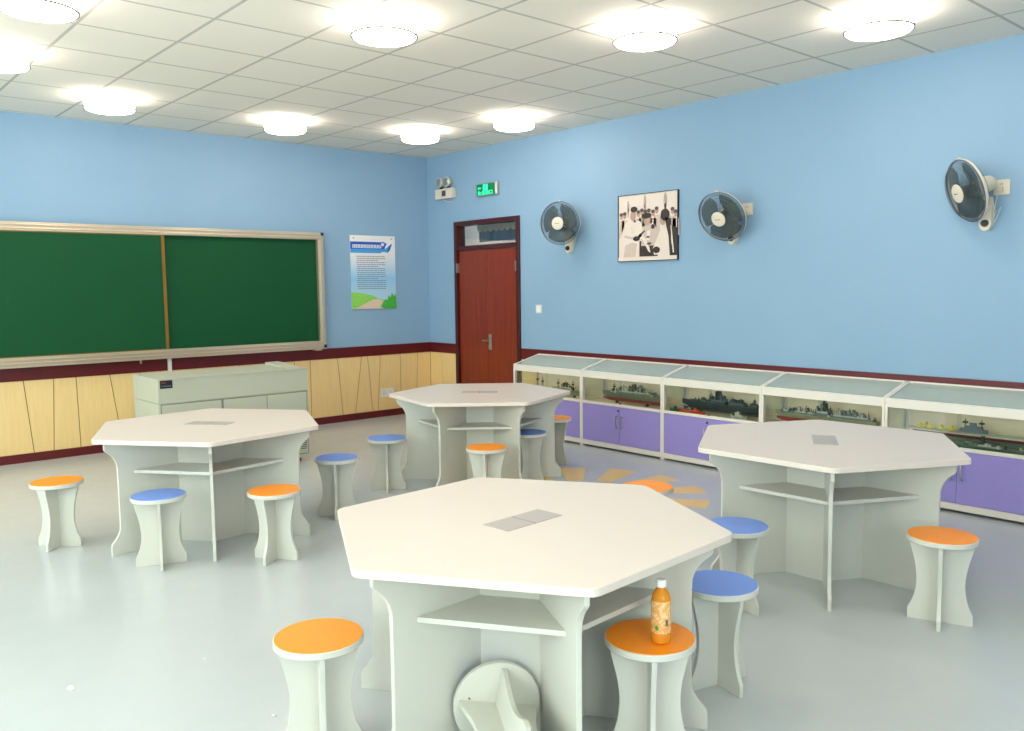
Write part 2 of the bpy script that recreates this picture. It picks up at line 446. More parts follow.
for i, ((x, y), a, lb) in enumerate(tables):
    o = T0 if i == 0 else copy_tree(T0)
    o.location = (x, y, 0); o.rotation_euler = (0, 0, radians(a)); tag(o, lb, 'table', 'white hexagonal classroom tables')

# ------------------------------------------------------------------ stools
SH, SR, ST_ = .401, .147, .024
half = [(.134, 0), (.134, .045)]+smooth_curve([(.130, .055), (.114, .09), (.104, .13), (.099, .175), (.101, .22), (.109, .27), (.121, .32), (.129, .35)], 4)+[(.131, SH-ST_)]
def make_stool(color):
    t = empty('round_stool')
    zs = SH-ST_
    st = MB().lathe([(0, zs), (SR-.003, zs), (SR, zs+.003), (SR, SH-.003), (SR-.002, SH-.001), (0, SH-.001)], 56).build('seat', 'laminate', t, smooth=True)
    MB().lathe([(0, SH-.001), (SR-.004, SH-.001), (SR-.004, SH+.001), (0, SH+.001)], 56).build('colour_top', color, st)
    for k in range(4):
        a = k*pi/2; ca, sa = cos(a), sin(a)
        prof = [(.0, 0)]+half+[(.0, zs)]
        MB().prism(prof, lambda u, v, w_: (u*ca-w_*sa, u*sa+w_*ca, v), -.0085, .0085).build('leg', 'laminate', t, bevel=.0012)
    return t
P_O = make_stool('orange'); P_B = make_stool('blue')
stools = [  # x, y, front-leg angle, colour, label
 (-4.992, -3.05, 225, 'o', 'orange-topped stool standing alone at the far left of the room'),
 (-4.66, -3.844, 251, 'b', 'blue-topped stool at the front left of the left-hand table'),
 (-4.137, -4.20, 215, 'o', 'orange-topped stool at the front right of the left-hand table'),
 (-3.402, -3.614, 234, 'b', 'blue-topped stool to the right of the left-hand table'),
 (-2.743, -3.22, 234, 'b', 'blue-topped stool just left of the furthest table'),
 (-2.442, -4.05, 222, 'o', 'orange-topped stool in front of the furthest table, feet hidden by the nearest tabletop'),
 (-1.809, -3.798, 196, 'b', 'blue-topped stool pushed in under the right side of the furthest table'),
 (-1.147, -3.414, 190, 'o', 'orange-topped stool behind the right side of the furthest table, by the display cases'),
 (-2.552, -5.614, 180, 'o', 'orange-topped stool mostly hidden behind the nearest table, by the yellow floor rays'),
 (-2.859, -6.413, 172, 'b', 'blue-topped stool at the left of the right-hand table'),
 (-3.575, -6.815, 165, 'b', 'blue-topped stool right of the nearest table, closer of the two blue ones there'),
 (-4.158, -6.957, 226, 'o', 'orange-topped stool with a drink bottle standing on it'),
 (-4.948, -6.212, 246, 'o', 'orange-topped stool at the left of the nearest table, cut by the bottom edge'),
 (-2.335, -7.138, 200, 'o', 'orange-topped stool at the right side, in front of the right-hand table')]
seen = {'o': P_O, 'b': P_B}; used = set()
for x, y, a, c, lb in stools:
    o = seen[c] if c not in used else copy_tree(seen[c]); used.add(c)
    o.location = (x, y, 0); o.rotation_euler = (0, 0, radians(a)); tag(o, lb, 'stool', 'round stools')
# toppled stool lying under the nearest table, its underside to the viewer
o = copy_tree(P_B)
ax = Vector((cos(radians(240)), sin(radians(240)), -.035)).normalized()       # seat -> feet
xv = Vector((0, 0, 1)); xv = (xv-ax*xv.dot(ax)).normalized(); yv = (-ax).cross(xv)
R = Matrix((xv, yv, -ax)).transposed() @ Matrix.Rotation(radians(10.5), 3, 'Z')
top = Vector((-4.487, -6.567, .1475))
o.rotation_euler = R.to_euler(); o.location = top-R @ Vector((0, 0, SH))
tag(o, 'toppled stool lying on its side under the nearest table, underside and crossed legs showing', 'stool', 'round stools')
for k in range(4):
    a = k*pi/2+.16
    MB().lathe([(0, 0), (.0035, 0), (.0035, -.002), (0, -.002)], 10, T=Matrix.Translation((.1*cos(a), .1*sin(a), SH-ST_))).build('screw', 'darkgrey', o)

# ------------------------------------------------------------------ bottle
def amber():
    k = NT('orange_tea_bottle'); b = k.b
    b.inputs['Base Color'].default_value = S(255, 160, 44); b.inputs['Roughness'].default_value = .08
    b.inputs['Transmission Weight'].default_value = .3; b.inputs['IOR'].default_value = 1.33
    return k.m
M['amber'] = amber()
def label_mat():
    k = NT('printed_label'); v, x, y, z = k.pos()
    n = k.noise(v, 90, 4, .7); n2 = k.noise(v, 40, 3)
    st = k.math('GREATER_THAN', n, .52)
    c = k.mix(n2, S(232, 140, 70), S(222, 186, 110)); c = k.mix(k.math('MULTIPLY', st, .6), c, S(240, 214, 170))
    k.l(c, k.b.inputs['Base Color']); k.b.inputs['Roughness'].default_value = .25
    return k.m
M['label'] = label_mat()
M['green'] = mat('leaf_green', S(70, 150, 50), .5)
bt = empty('drink_bottle', (-4.167, -7.010, SH+.001), radians(225)); tag(bt, 'plastic bottle of orange tea with a white cap standing on an orange stool', 'bottle')
MB().lathe([(0, 0), (.024, 0), (.0295, .004), (.031, .012), (.031, .028), (.0295, .032), (.031, .036), (.031, .135), (.030, .145), (.026, .160), (.018, .172), (.0135, .178), (.0135, .186), (0, .186)], 40).build('body', 'amber', bt, smooth=True)
MB().lathe([(.0314, .036), (.0317, .038), (.0317, .138), (.0314, .14)], 40).build('paper_label', 'label', bt, smooth=True)
MB().lathe([(0, .182), (.0155, .182), (.0165, .184), (.0165, .203), (.015, .206), (0, .206)], 24).build('cap', 'paper', bt, smooth=True)
b = MB()
for i in range(5):
    aa = radians(22+i*3.2); r = .0322; b.box(r*cos(aa)-.0004, r*sin(aa)-.0005, .062, r*cos(aa)+.0006, r*sin(aa)+.0005, .082, 0)
b.build('barcode', 'darkgrey', bt)
MB().add([(.0322*cos(radians(q)), .0322*sin(radians(q)), z) for q, z in ((-40, .05), (-24, .046), (-20, .056), (-30, .064), (-42, .060))], [(0, 1, 2, 3, 4)]).build('leaf_print', 'green', bt)

# ------------------------------------------------------------------ chalkboard
bd = empty('chalkboard', (-3.27, 0, 0)); tag(bd, 'long green sliding chalkboard with champagne metal frame on the back wall', 'chalkboard')
x0, x1, z0, z1 = -1.765, 1.762, .884, 2.166
fr = MB(); fwid = .078
for (a, b_, c_, d_) in ((x0, x1, z1-fwid, z1), (x0, x1, z0, z0+fwid)):
    fr.box(a, -.10, c_, b_, -.022, d_)
    fr.box(a, -.106, c_+.016, b_, -.10, c_+.030); fr.box(a, -.106, c_+.046, b_, -.10, c_+.062)
for (a, b_) in ((x0, x0+.07), (x1-.07, x1)):
    fr.box(a, -.0995, z0+fwid, b_, -.022, z1-fwid); fr.box(a+.02, -.106, z0+fwid, a+.05, -.0995, z1-fwid)
fr.build('frame', 'alu', bd, bevel=.004)
MB().box(x0+.01, -.12, z0-.012, x1-.01, -.02, z0).build('chalk_tray', 'alu', bd)
MB().box(x0+.06, -.05, z0+fwid-.01, x1-.06, -.035, z1-fwid+.01).build('rear_board', 'chalk', bd)
MB().box(x0+.07, -.085, z0+fwid, .005, -.066, z1-fwid).build('sliding_board', 'chalk', bd)
MB().box(-.012, -.092, z0+fwid-.003, .02, -.06, z1-fwid+.003).build('edge_strip', 'bronze', bd)
MB().box(x0+.07, -.09, z0+fwid-.002, .0, -.06, z0+fwid+.008).build('slide_rail', 'bronze', bd)
MB().box(x0+.07, -.09, z1-fwid-.008, .0, -.06, z1-fwid+.002).build('slide_rail', 'bronze', bd)
for cx in (x0, x1-.032):
    for cz in (z0, z1-.032):
        MB().box(cx-.002, -.109, cz-.002, cx+.034, -.02, cz+.034).build('corner_cap', 'black', bd, bevel=.006)
MB().box(1.62, -.10, z0-.03, 1.70, -.03, z0-.012).build('tray_bracket', 'alu', bd)
MB().box(-.26, -.07, z0-.05, -.245, -.055, z0-.012).build('tray_hook', 'alu', bd)
cp = MB().box(-3.253, -.045, .08, -3.218, -.0205, .871).build('cable_conduit', 'cable', bevel=.003)
tag(cp, 'white plastic cable conduit running down the wall below the chalkboard', 'conduit')
# wall outlet in the wainscot
def plate_thing(name, label, cat, loc, w_, h_, axis, parts):
    t = empty(name, loc); tag(t, label, cat); return t
so = empty('wall_outlet', (-.665, -g, .288)); tag(so, 'white double wall outlet on the maple wainscot left of the furthest table', 'outlet')
MB().box(-.094, -.008, -.052, .094, 0, .052).build('cover_plate', 'cable', so, bevel=.003)
for sx in (-.045, .045):
    b = MB()
    for dx, dz in ((-.012, -.01), (.012, -.01), (0, .014)): b.box(sx+dx-.002, -.0095, dz-.007, sx+dx+.002, -.008, dz+.007)
    b.build('socket_slot', 'darkgrey', so)

# ------------------------------------------------------------------ poster
def poster_mat():
    k = NT('poster_print'); v, x, y, z = k.pos()
    def ramp(stops):
        r = k.n('ShaderNodeValToRGB'); el = r.color_ramp.elements
        el[0].position, el[0].color = stops[0]; el[1].position, el[1].color = stops[-1]
        for p, c in stops[1:-1]: e = el.new(p); e.color = c
        return r
    r = ramp([(0, S(206, 228, 236)), (.18, S(176, 212, 234)), (.42, S(150, 200, 234)), (.62, S(214, 226, 238)), (.8, S(240, 236, 236)), (1, S(244, 238, 236))])
    k.l(k.math('DIVIDE', z, .858), r.inputs[0])
    k.l(r.outputs[0], k.b.inputs['Base Color']); k.b.inputs['Roughness'].default_value = .35
    return k.m
M['poster'] = poster_mat()
M['hdr'] = mat('header_blue', S(36, 88, 190), .4); M['hdr2'] = mat('header_light_blue', S(70, 160, 222), .4)
M['ink'] = mat('text_grey', S(120, 132, 150), .6); M['inkr'] = mat('text_red_grey', S(168, 130, 136), .6)
M['grass'] = mat('printed_grass', S(140, 206, 90), .5, noise=.35, nscale=60)
M['bush'] = mat('printed_bush', S(66, 170, 60), .5, noise=.4, nscale=50)
M['path'] = mat('printed_path', S(222, 200, 176), .5)
po = empty('wall_poster', (-1.118, 0, 1.302)); tag(po, 'tall notice poster with blue header and green grass on the back wall by the corner', 'poster')
PW, PH = .614, .858
MB().box(0, -.014, 0, PW, -.004, PH).build('board', 'poster', po)
PRINT = {}
def art(parent, name, m, polys, d, fn, t=.0006):
    b, ms = PRINT.setdefault(parent, (MB(), []))
    if m not in ms: ms.append(m)
    for P in polys: b.prism(P, fn, d, d+t, ms.index(m))
def art_done(parent, name): b, ms = PRINT[parent]; b.build(name, ms, parent)
pf = lambda u, v, w_: (u, -.014-w_, v)
art(po, 'header_band', 'hdr', [[(.0, .70), (.46, .70), (.50, .77), (.44, .785), (0, .785)]], 0, pf)
art(po, 'header_stripe', 'hdr2', [[(.0, .655), (.42, .655), (.42, .70), (0, .70)], [(.42, .67), (.50, .665), (.54, .70), (.57, .77), (.53, .745), (.49, .715), (.42, .70)]], 0, pf)
art(po, 'curl', 'hdr', [[(.44+.045*cos(t)*(1-.03*i), .755+.04*sin(t)*(1-.03*i)) for i, t in enumerate([q*.35 for q in range(16)])], [(.5, .655), (.54, .69), (.575, .775), (.545, .755), (.51, .70)]], .0007, pf)
art(po, 'curl_centre', 'poster', [[(.44+.022*cos(t), .757+.02*sin(t)) for t in [q*.5 for q in range(12)]]], .0014, pf)
art(po, 'title_characters', 'paper', [[(.03+i*.044, .712), (.068+i*.044, .712), (.068+i*.044, .752), (.03+i*.044, .752)] for i in range(9)], .0007, pf)
b = []
for i in range(9):
    cx = .049+i*.044
    for k in range(3):
        zz = .719+k*.011; b.append([(cx-.012, zz), (cx+.012-.004*((i+k) % 3), zz), (cx+.012-.004*((i+k) % 3), zz+.0045), (cx-.012, zz+.0045)])
    b.append([(cx-.002, .715), (cx+.003, .715), (cx+.003, .749), (cx-.002, .749)])
art(po, 'title_strokes', 'hdr', b, .0014, pf)
L = []; Lr = []
zz = .61
for i in range(17):
    x_ = .075 if i in (0, 3, 6, 12) else .085
    segs = []; u = x_
    while u < .465-(.12 if i in (2, 5, 11) else 0):
        wd = random.uniform(.018, .05); segs.append((u, min(u+wd, .475))); u += wd+.006
    for a_, b_ in segs: (Lr if i < 5 else L).append([(a_, zz), (b_, zz), (b_, zz+.009), (a_, zz+.009)])
    zz -= .0235
art(po, 'text_lines', 'ink', L, 0, pf); art(po, 'upper_text_lines', 'inkr', Lr, 0, pf)
art(po, 'meadow', 'grass', [[(0, .0), (.60, 0), (.60, .07), (.45, .10), (.36, .12), (.28, .16), (.14, .185), (0, .20)]], .0003, pf)
art(po, 'footpath', 'path', [[(.04, 0), (.50, 0), (.46, .05), (.44, .09), (.36, .115), (.28, .105), (.16, .055)]], .0010, pf)
bush = [(.40, .02), (.42, .07), (.46, .11), (.49, .10), (.51, .16), (.535, .13), (.555, .19), (.58, .14), (.60, .18), (PW, .12), (PW, 0), (.44, 0)]
art(po, 'bush', 'bush', [bush], .0016, pf)
art_done(po, 'printed_notice')
for sx, sz in ((.045, .825), (.565, .825), (.045, .035), (.40, .035)):
    MB().lathe([(0, 0), (.011, 0), (.009, .006), (0, .008)], 14, T=Matrix.Translation((sx, -.0155, sz)) @ Matrix.Rotation(pi/2, 4, 'X')).build('screw_cap', 'steel', po, smooth=True)

# ------------------------------------------------------------------ framed picture on right wall
M['ph0'] = mat('print_pale', S(232, 216, 206), .5); M['ph1'] = mat('print_black', S(52, 40, 38), .5)
M['ph2'] = mat('print_grey', S(186, 164, 152), .5, noise=.2, nscale=50); M['ph3'] = mat('print_white', S(232, 216, 204), .5)
M['ph4'] = mat('print_skin', S(186, 152, 138), .5); M['ph5'] = mat('print_light_grey', S(206, 186, 176), .5, noise=.08, nscale=40)
M['ph6'] = mat('print_dark_grey', S(92, 76, 72), .5, noise=.25, nscale=60)
pc = empty('framed_picture', (0, -3.145, 1.766)); tag(pc, 'square black and white group photograph in a thin black frame on the right wall', 'picture')
W_, Hh = .716, .628
f = MB(); q = .006
f.box(-.022, -W_, 0, 0, 0, q); f.box(-.022, -W_, Hh-q, 0, 0, Hh); f.box(-.022, -q, q, 0, 0, Hh-q); f.box(-.022, -W_, q, 0, -W_+q, Hh-q)
f.build('frame', 'black', pc)
MB().box(-.014, -W_+q, q, -.002, -q, Hh-q).build('mount', 'ph0', pc)
# picture coordinates u right 0..1, v up 0..1
fp = lambda u, v, w_: (-.014-w_, -q-u*(W_-2*q), q+v*(Hh-2*q))
def ell(cx, cy, rx, ry, n=16, a0=0): return [(cx+rx*cos(2*pi*i/n+a0)*(1+.06*sin(i*2.3)), cy+ry*sin(2*pi*i/n+a0)) for i in range(n)]
lay = 0
def A(name, m, polys):
    global lay; lay += 1; art(pc, name, m, polys, lay*.00035, fp, .0003)
A('tree_shapes', 'ph2', [ell(.17, .83, .018, .09), ell(.46, .88, .022, .11), ell(.80, .87, .03, .12), ell(.17, .74, .012, .08), ell(.46, .76, .014, .08), ell(.8, .76, .016, .08)])
crowd = []; heads = []
for i, (x_, y_) in enumerate([(.05, .68), (.11, .69), (.35, .70), (.41, .72), (.47, .70), (.53, .71), (.60, .69), (.66, .73), (.92, .70), (.97, .66)]):
    crowd.append([(x_-.06, .35), (x_+.06, .35), (x_+.05, y_-.06), (x_-.05, y_-.06)]); heads.append(ell(x_, y_, .028, .042))
A('crowd_clothes', 'ph5', crowd); A('crowd_faces', 'ph4', heads)
A('crowd_hair', 'ph6', [ell(h[0][0]-.03, h[4][1]-.005, .032, .028) for h in heads])
A('dark_foreground', 'ph1', [[(.37, .06), (.68, .06), (.66, .24), (.5, .26), (.37, .30)], [(.90, .06), (1.0, .06), (1.0, .46), (.90, .5), (.86, .3)]])
A('left_coat', 'ph3', [[(.04, .06), (.36, .06), (.37, .28), (.34, .38), (.43, .44), (.40, .58), (.30, .63), (.20, .64), (.12, .58), (.07, .46), (.02, .30)]])
A('coat_shade', 'ph5', [[(.09, .06), (.30, .06), (.33, .26), (.24, .28), (.12, .24)], [(.10, .36), (.28, .32), (.28, .35), (.12, .40)]])
A('middle_clothes', 'ph5', [[(.40, .22), (.66, .22), (.70, .42), (.62, .54), (.52, .56), (.42, .50)]])
A('reaching_arms', 'ph3', [[(.36, .34), (.42, .32), (.52, .14), (.56, .11), (.54, .20), (.44, .38)], [(.50, .44), (.56, .46), (.54, .30), (.48, .30)]])
A('right_coat', 'ph3', [[(.62, .08), (.90, .08), (.92, .30), (.88, .48), (.80, .52), (.72, .44), (.66, .30), (.60, .18)]])
A('faces', 'ph4', [ell(.26, .69, .05, .085), ell(.50, .60, .06, .08), ell(.76, .59, .05, .08)])
A('hair', 'ph1', [ell(.275, .78, .06, .045), ell(.49, .67, .085, .045), ell(.80, .66, .075, .09), [(.80, .62), (.90, .60), (.90, .30), (.93, .06), (.88, .06), (.86, .34), (.82, .5)]])
A('braid_light', 'ph0', [[(.89, .5), (.905, .5), (.95, .1), (.93, .1)]])
A('held_items', 'ph1', [ell(.32, .335, .06, .038), [(.42, .40), (.47, .44), (.46, .455), (.41, .42)], ell(.66, .15, .06, .05), ell(.60, .50, .03, .035)])
A('small_marks', 'ph6', [ell(.29, .60, .02, .02), ell(.24, .50, .006, .006), ell(.25, .44, .006, .006), ell(.52, .35, .03, .015), ell(.54, .25, .04, .02)])
A('lower_border', 'ph3', [[(0, 0), (1, 0), (1, .055), (0, .055)]])

art_done(pc, 'photograph_print')

# ------------------------------------------------------------------ exit sign, emergency light, switch, sockets
M['exitg'] = mat('exit_green_face', S(4, 110, 60), .4, emit=S(0, 110, 62), es=.55)
M['exitl'] = mat('exit_lit_symbols', S(70, 250, 180), .4, emit=S(50, 245, 175), es=1.25)
ex = empty('exit_sign', (0, -1.0, 2.572)); tag(ex, 'green lit exit sign above the door', 'exit sign')
W2, H2 = .375, .142
f = MB(); f.box(-.03, -W2, 0, 0, 0, H2); f.build('housing', 'steel', ex, bevel=.003)
MB().box(-.0315, -W2+.05, .01, -.03, -.01, H2-.01).build('green_face', 'exitg', ex)
MB().box(-.034, -W2+.006, .006, -.03, -W2+.036, H2-.006).build('end_panel', 'white', ex)
sy = lambda u, v: (-.0330, -u, v)
s_ = MB(); text_mesh('安全出口', .052, lambda u, v: (-.0331, -(.163+u*1.3), .017+v), s_)
s_.build('sign_writing', 'exitl', ex)
s_ = MB(); F = lambda u, v, w_: (-.0316-w_, -u, v)
s_.prism([(.125, .062), (.205, .062), (.205, .128), (.125, .128)], F, 0, .0008); s_.build('door_symbol', 'exitl', ex)
s_ = MB(); s_.prism(ell(.172, .118, .007, .007, 10), F, .0008, .0016)
s_.prism([(.158, .108), (.172, .110), (.178, .102), (.186, .100), (.185, .096), (.174, .098), (.170, .090), (.178, .080), (.174, .068), (.169, .069), (.171, .079), (.163, .088), (.156, .078), (.144, .078), (.144, .082), (.154, .083), (.160, .096), (.158, .102), (.150, .098), (.147, .101)], F, .0008, .0016)
s_.build('running_figure', 'exitg', ex)
s_ = MB(); s_.prism([(.03, .09), (.05, .105), (.05, .096), (.085, .096), (.085, .084), (.05, .084), (.05, .075)], F, 0, .0008); s_.build('arrow_symbol', 'exitl', ex)

em = empty('emergency_light', (0, -.41, 2.60)); tag(em, 'white twin-head emergency light box on the right wall beside the corner', 'emergency light')
MB().box(-.06, -.17, 0, 0, .17, .12).build('battery_box', 'cream', em, bevel=.008)
MB().box(-.0615, -.045, .03, -.06, .03, .095).build('status_panel', 'darkgrey', em)
for yy in (-.07, .07):
    nk = MB().lathe([(.02, 0), (.024, .012), (.014, .03), (.014, .04)], 16, T=Matrix.Translation((-.035, yy, .118))).build('swivel', 'black', em, smooth=True)
    Tm = Matrix.Translation((-.045, yy, .195)) @ Matrix.Rotation(-pi/2, 4, 'Y')
    MB().lathe([(0, -.05), (.03, -.045), (.05, -.02), (.058, .01), (.058, .03), (0, .03)], 24, T=Tm).build('lamp_head', 'cream', em, smooth=True)
    MB().lathe([(0, .03), (.05, .03), (.045, .036), (0, .04)], 24, T=Tm).build('lens', 'steel', em, smooth=True)
MB().tube([(-.02, -.14, .0), (-.02, -.15, -.03), (-.02, -.10, -.045), (-.02, -.02, -.03), (-.02, .06, -.004)], .004, 6).build('cable', 'cable', em, smooth=True)

sw = empty('light_switch', (0, -2.005, 1.30)); tag(sw, 'small white light switch on the right wall beside the door', 'light switch')
MB().box(-.009, -.045, -.045, 0, .045, .045).build('cover_plate', 'cable', sw, bevel=.003)
MB().box(-.013, -.03, -.032, -.009, .03, .032).build('rocker', 'paper', sw, bevel=.002)

for (yy, zz, lb) in ((-4.575, 2.163, 'cream wall socket beside the middle wall fan'), (-6.525, 2.160, 'cream wall socket beside the right-hand wall fan')):
    s0 = empty('wall_socket', (0, yy, zz)); tag(s0, lb, 'socket')
    MB().box(-.01, -.05, -.05, 0, .05, .05).build('cover_plate', 'cream', s0, bevel=.003)
    MB().box(-.035, -.012, -.03, -.01, .022, .0).build('plug', 'cream', s0, bevel=.004)
    b = MB(); b.box(-.0105, -.006, .014, -.01, -.003, .028); b.box(-.0105, .004, .014, -.01, .007, .028); b.build('pin_slot', 'darkgrey', s0)

# ------------------------------------------------------------------ wall fans
FR = .212
def make_fan(y, yaw, tilt, label, cord_side=-1, dy=0, dz=0):
    t = empty('wall_fan', (0, y, 1.93)); tag(t, label, 'fan', 'wall-mounted fans')
    br = MB()
    shape = [(.040*cos(q), -.005+.05*sin(q)) for q in [pi+pi*i/8 for i in range(9)]]+[(.038, .10), (.028, .17), (-.028, .17), (-.038, .10)]
    br.prism(shape, lambda u, v, a: (a, -u, v), -.005, -.055)
    br.tube([(-.03, 0, .12), (-.055, 0, .17), (-.085, 0, .195)], [.026, .022, .024], 12)
    br.build('wall_bracket', 'cream', t, smooth=True)
    MB().lathe([(0, 0), (.024, 0), (.021, .018), (0, .02)], 20, T=Matrix.Translation((-.055, 0, -.005)) @ Matrix.Rotation(-pi/2, 4, 'Y')).build('control_knob', 'black', t, smooth=True)
    # head frame: local +Z is the blowing direction
    nrm = Vector((cos(radians(yaw))*cos(radians(tilt)), sin(radians(yaw))*cos(radians(tilt)), sin(radians(tilt))))
    upv = Vector((0, 0, 1)); upv = (upv-nrm*upv.dot(nrm)).normalized(); xx = upv.cross(nrm)
    Rm = Matrix((xx, upv, nrm)).transposed(); rot = Rm.to_euler(); piv = (-.085, dy, .205+dz)
    kw = dict(parent=t, loc=piv, rot=rot)
    MB().lathe([(0, -.065), (.03, -.06), (.048, -.04), (.055, -.01), (.055, .05), (.045, .07), (0, .072)], 28).build('motor_housing', 'cream', smooth=True, **kw)
    c0 = .13
    def ring(mb, r, z, tr, n=48): mb.tube([(r*cos(2*pi*i/n), r*sin(2*pi*i/n), z) for i in range(n)], tr, 5, closed=True)
    fg = MB(); rg = MB()
    for i in range(84):
        a = 2*pi*i/84
        fg.tube([(r*cos(a+.5*(1-r/FR)), r*sin(a+.5*(1-r/FR)), z) for r, z in ((.055, c0+.062), (.12, c0+.058), (.178, c0+.045), (.203, c0+.02), (FR, c0))], .0008, 4)
        rg.tube([(r*cos(a), r*sin(a), z) for r, z in ((.05, c0-.055), (.12, c0-.055), (.175, c0-.045), (.20, c0-.02), (FR, c0))], .0008, 4)
    for r, z in ((.09, c0+.06), (.14, c0+.055), (.175, c0+.046), (.195, c0+.028)): ring(fg, r, z, .001)
    for r, z in ((.09, c0-.056), (.14, c0-.052), (.18, c0-.04)): ring(rg, r, z, .001)
    fg.build('front_guard', 'wire', smooth=True, **kw); rg.build('rear_guard', 'wire', smooth=True, **kw)
    dk = MB(); ring(dk, FR+.001, c0+.008, .0035, 56); ring(dk, FR-.012, c0+.022, .0015, 56); dk.build('front_ring', 'ringblue', smooth=True, **kw)
    rm = MB(); rm.lathe([(FR-.003, c0-.012), (FR+.003, c0-.012), (FR+.003, c0+.003), (FR-.001, c0+.003), (FR-.003, c0-.012)], 56)
    rm.box(-.012, FR-.004, c0-.014, .012, FR+.012, c0+.008)
    rm.build('guard_rim', 'cream', smooth=True, **kw)
    for k in range(3):
        b = MB(); a0 = 2*pi*k/3+.4; nr, na = 8, 10; V = []; Fc = []
        for i in range(nr+1):
            r = .03+(.188-.03)*i/nr
            wd = .82+.26*sin(pi*min(1, i/nr*1.05)*.8)
            for j in range(na+1):
                s = j/na-.5; aa = a0+s*wd*2*(.80+.15*(1-abs(i/nr-.6)))+.25*(i/nr)
                V.append((r*cos(aa), r*sin(aa), c0+.005-s*.055*(1-.4*i/nr)))
        for i in range(nr):
            for j in range(na): q_ = i*(na+1)+j; Fc.append((q_, q_+1, q_+na+2, q_+na+1))
        b.add(V, Fc); ob = b.build('blade', 'blade', smooth=True, **kw)
        so_ = ob.modifiers.new('thick', 'SOLIDIFY'); so_.thickness = .002
    MB().lathe([(0, c0-.05), (.034, c0-.05), (.036, c0+.01), (.028, c0+.035), (0, c0+.036)], 28).build('rotor_hub', 'darkgrey', smooth=True, **kw)
    hc = MB().lathe([(0, c0+.056), (.058, c0+.056), (.064, c0+.062), (.06, c0+.068), (.03, c0+.073), (0, c0+.074)], 36).build('hub_cap', 'cream', smooth=True, **kw)
    b = MB()
    for i in range(5): b.box(-.024+i*.0095, -.003, c0+.0738-abs(i-2)*.0006, -.0175+i*.0095, .004-(i % 2)*.002, c0+.0752-abs(i-2)*.0006)
    b.build('hub_mark', 'darkgrey', hc)
    cd = MB(); s = cord_side
    cd.tube([(-.02, s*.03, .16), (-.02, s*.045, .08), (-.02, s*.03, .0), (-.02, s*.012, -.06), (-.02, s*.06, .03), (-.02, s*.085, .10), (-.02, s*.05, .06), (-.03, s*.03, -.03)], .0035, 6)
    cd.tube([(-.02, s*.03, .0), (-.02, s*.05, .12), (-.02, s*.06, .20)], .003, 6)
    cd.build('power_cord', 'cable', t, smooth=True)
    return t
make_fan(-2.50, 200, -5, 'wall fan nearest the door, facing straight into the room', dz=.045)
make_fan(-4.45, 184, -25, 'middle wall fan, right of the black and white photograph', dz=.022)
make_fan(-6.445, 139, -18, 'right-hand wall fan, turned away from the viewer with a dark side-on face', dz=.045, dy=-.005)

# ------------------------------------------------------------------ display cases
CX0, CX1 = -.38, -.016; CW = .9875
def slope(x): return .732+(x-CX0)/(CX1-CX0)*(.822-.732)
def make_case():
    t = empty('display_case'); h = CW/2-.001
    f = MB(); pw = .019
    for s in (-1, 1):
        ya, yb = s*h, s*(h-pw)
        f.box(CX0, ya, .0, CX0+.035, yb, .70)
        f.box(CX1-.03, ya, .0, CX1, yb, .782)
        P = [(CX0, .70), (CX1, .79), (CX1, slope(CX1)), (CX0, .732)]
        f.prism(P, lambda u, v, a: (u, a, v), ya, yb)
    f.box(CX0, -h+pw, .668, CX0+.02, h-pw, .732); f.box(CX1-.02, -h+pw, .76, CX1, h-pw, .822)
    f.box(CX0, -h+pw, .420, CX0+.02, h-pw, .445); f.box(CX0, -h+pw, .02, CX0+.02, h-pw, .065)
    f.build('frame', 'white', t, bevel=.0015)
    MB().box(CX0+.022, -h+.004, .405, CX1-.004, h-.004, .425).build('display_floor', 'casein', t)
    bk = MB().box(CX1-.012, -h+pw, .03, CX1-.004, h-pw, .79)
    bk.build('back_panel', 'casein', t)
    MB().box(CX0+.03, -h+.002, .03, CX1-.02, h-.002, .045).build('bottom_panel', 'white', t)
    for s in (-1, 1):
        MB().prism([(CX0+.035, .046), (CX1-.03, .046), (CX1-.03, .404), (CX0+.035, .404)], lambda u, v, a: (u, a, v), s*(h-.003), s*(h-.012)).build('side_panel', 'white', t)
        MB().prism([(CX0+.035, .426), (CX1-.03, .426), (CX1-.03, .776), (CX0+.035, .706)], lambda u, v, a: (u, a, v), s*(h-.003), s*(h-.007)).build('side_glass', 'glass', t)
    n = Vector((-(.09), 0, CX1-CX0)).normalized()
    P = [(CX0+.018, slope(CX0+.018)-.010), (CX1-.018, slope(CX1-.018)-.010), (CX1-.018, slope(CX1-.018)-.004), (CX0+.018, slope(CX0+.018)-.004)]
    MB().prism(P, lambda u, v, a: (u, a, v), -h+pw, h-pw).build('top_glass', 'topglass', t)
    for k, (a, b) in enumerate(((-h+pw, .012), (-.012, h-pw))):
        MB().box(CX0+.006+k*.007, a, .444, CX0+.010+k*.007, b, .669).build('sliding_glass', 'glass', t)
    MB().box(CX0+.001, -.011, .435, CX0+.006, .011, .457).build('glass_lock', 'darkgrey', t)
    for s in (-1, 1):
        d_ = MB().box(CX0-.002, s*.0015, .068, CX0+.016, s*(h-pw-.001), .418).build('cabinet_door', 'purple', t, bevel=.001)
        b = MB(); b.tube([(CX0-.002, s*.032, .33), (CX0-.024, s*.032, .33), (CX0-.026, s*.032, .325), (CX0-.026, s*.032, .235), (CX0-.024, s*.032, .23), (CX0-.002, s*.032, .23)], .005, 8)
        b.build('handle', 'steel', d_, smooth=True)
        if s == 1:
            MB().lathe([(0, 0), (.009, 0), (.008, .006), (0, .007)], 14, T=Matrix.Translation((CX0-.002, .016, .385)) @ Matrix.Rotation(-pi/2, 4, 'Y')).build('door_lock', 'black', d_)
    return t
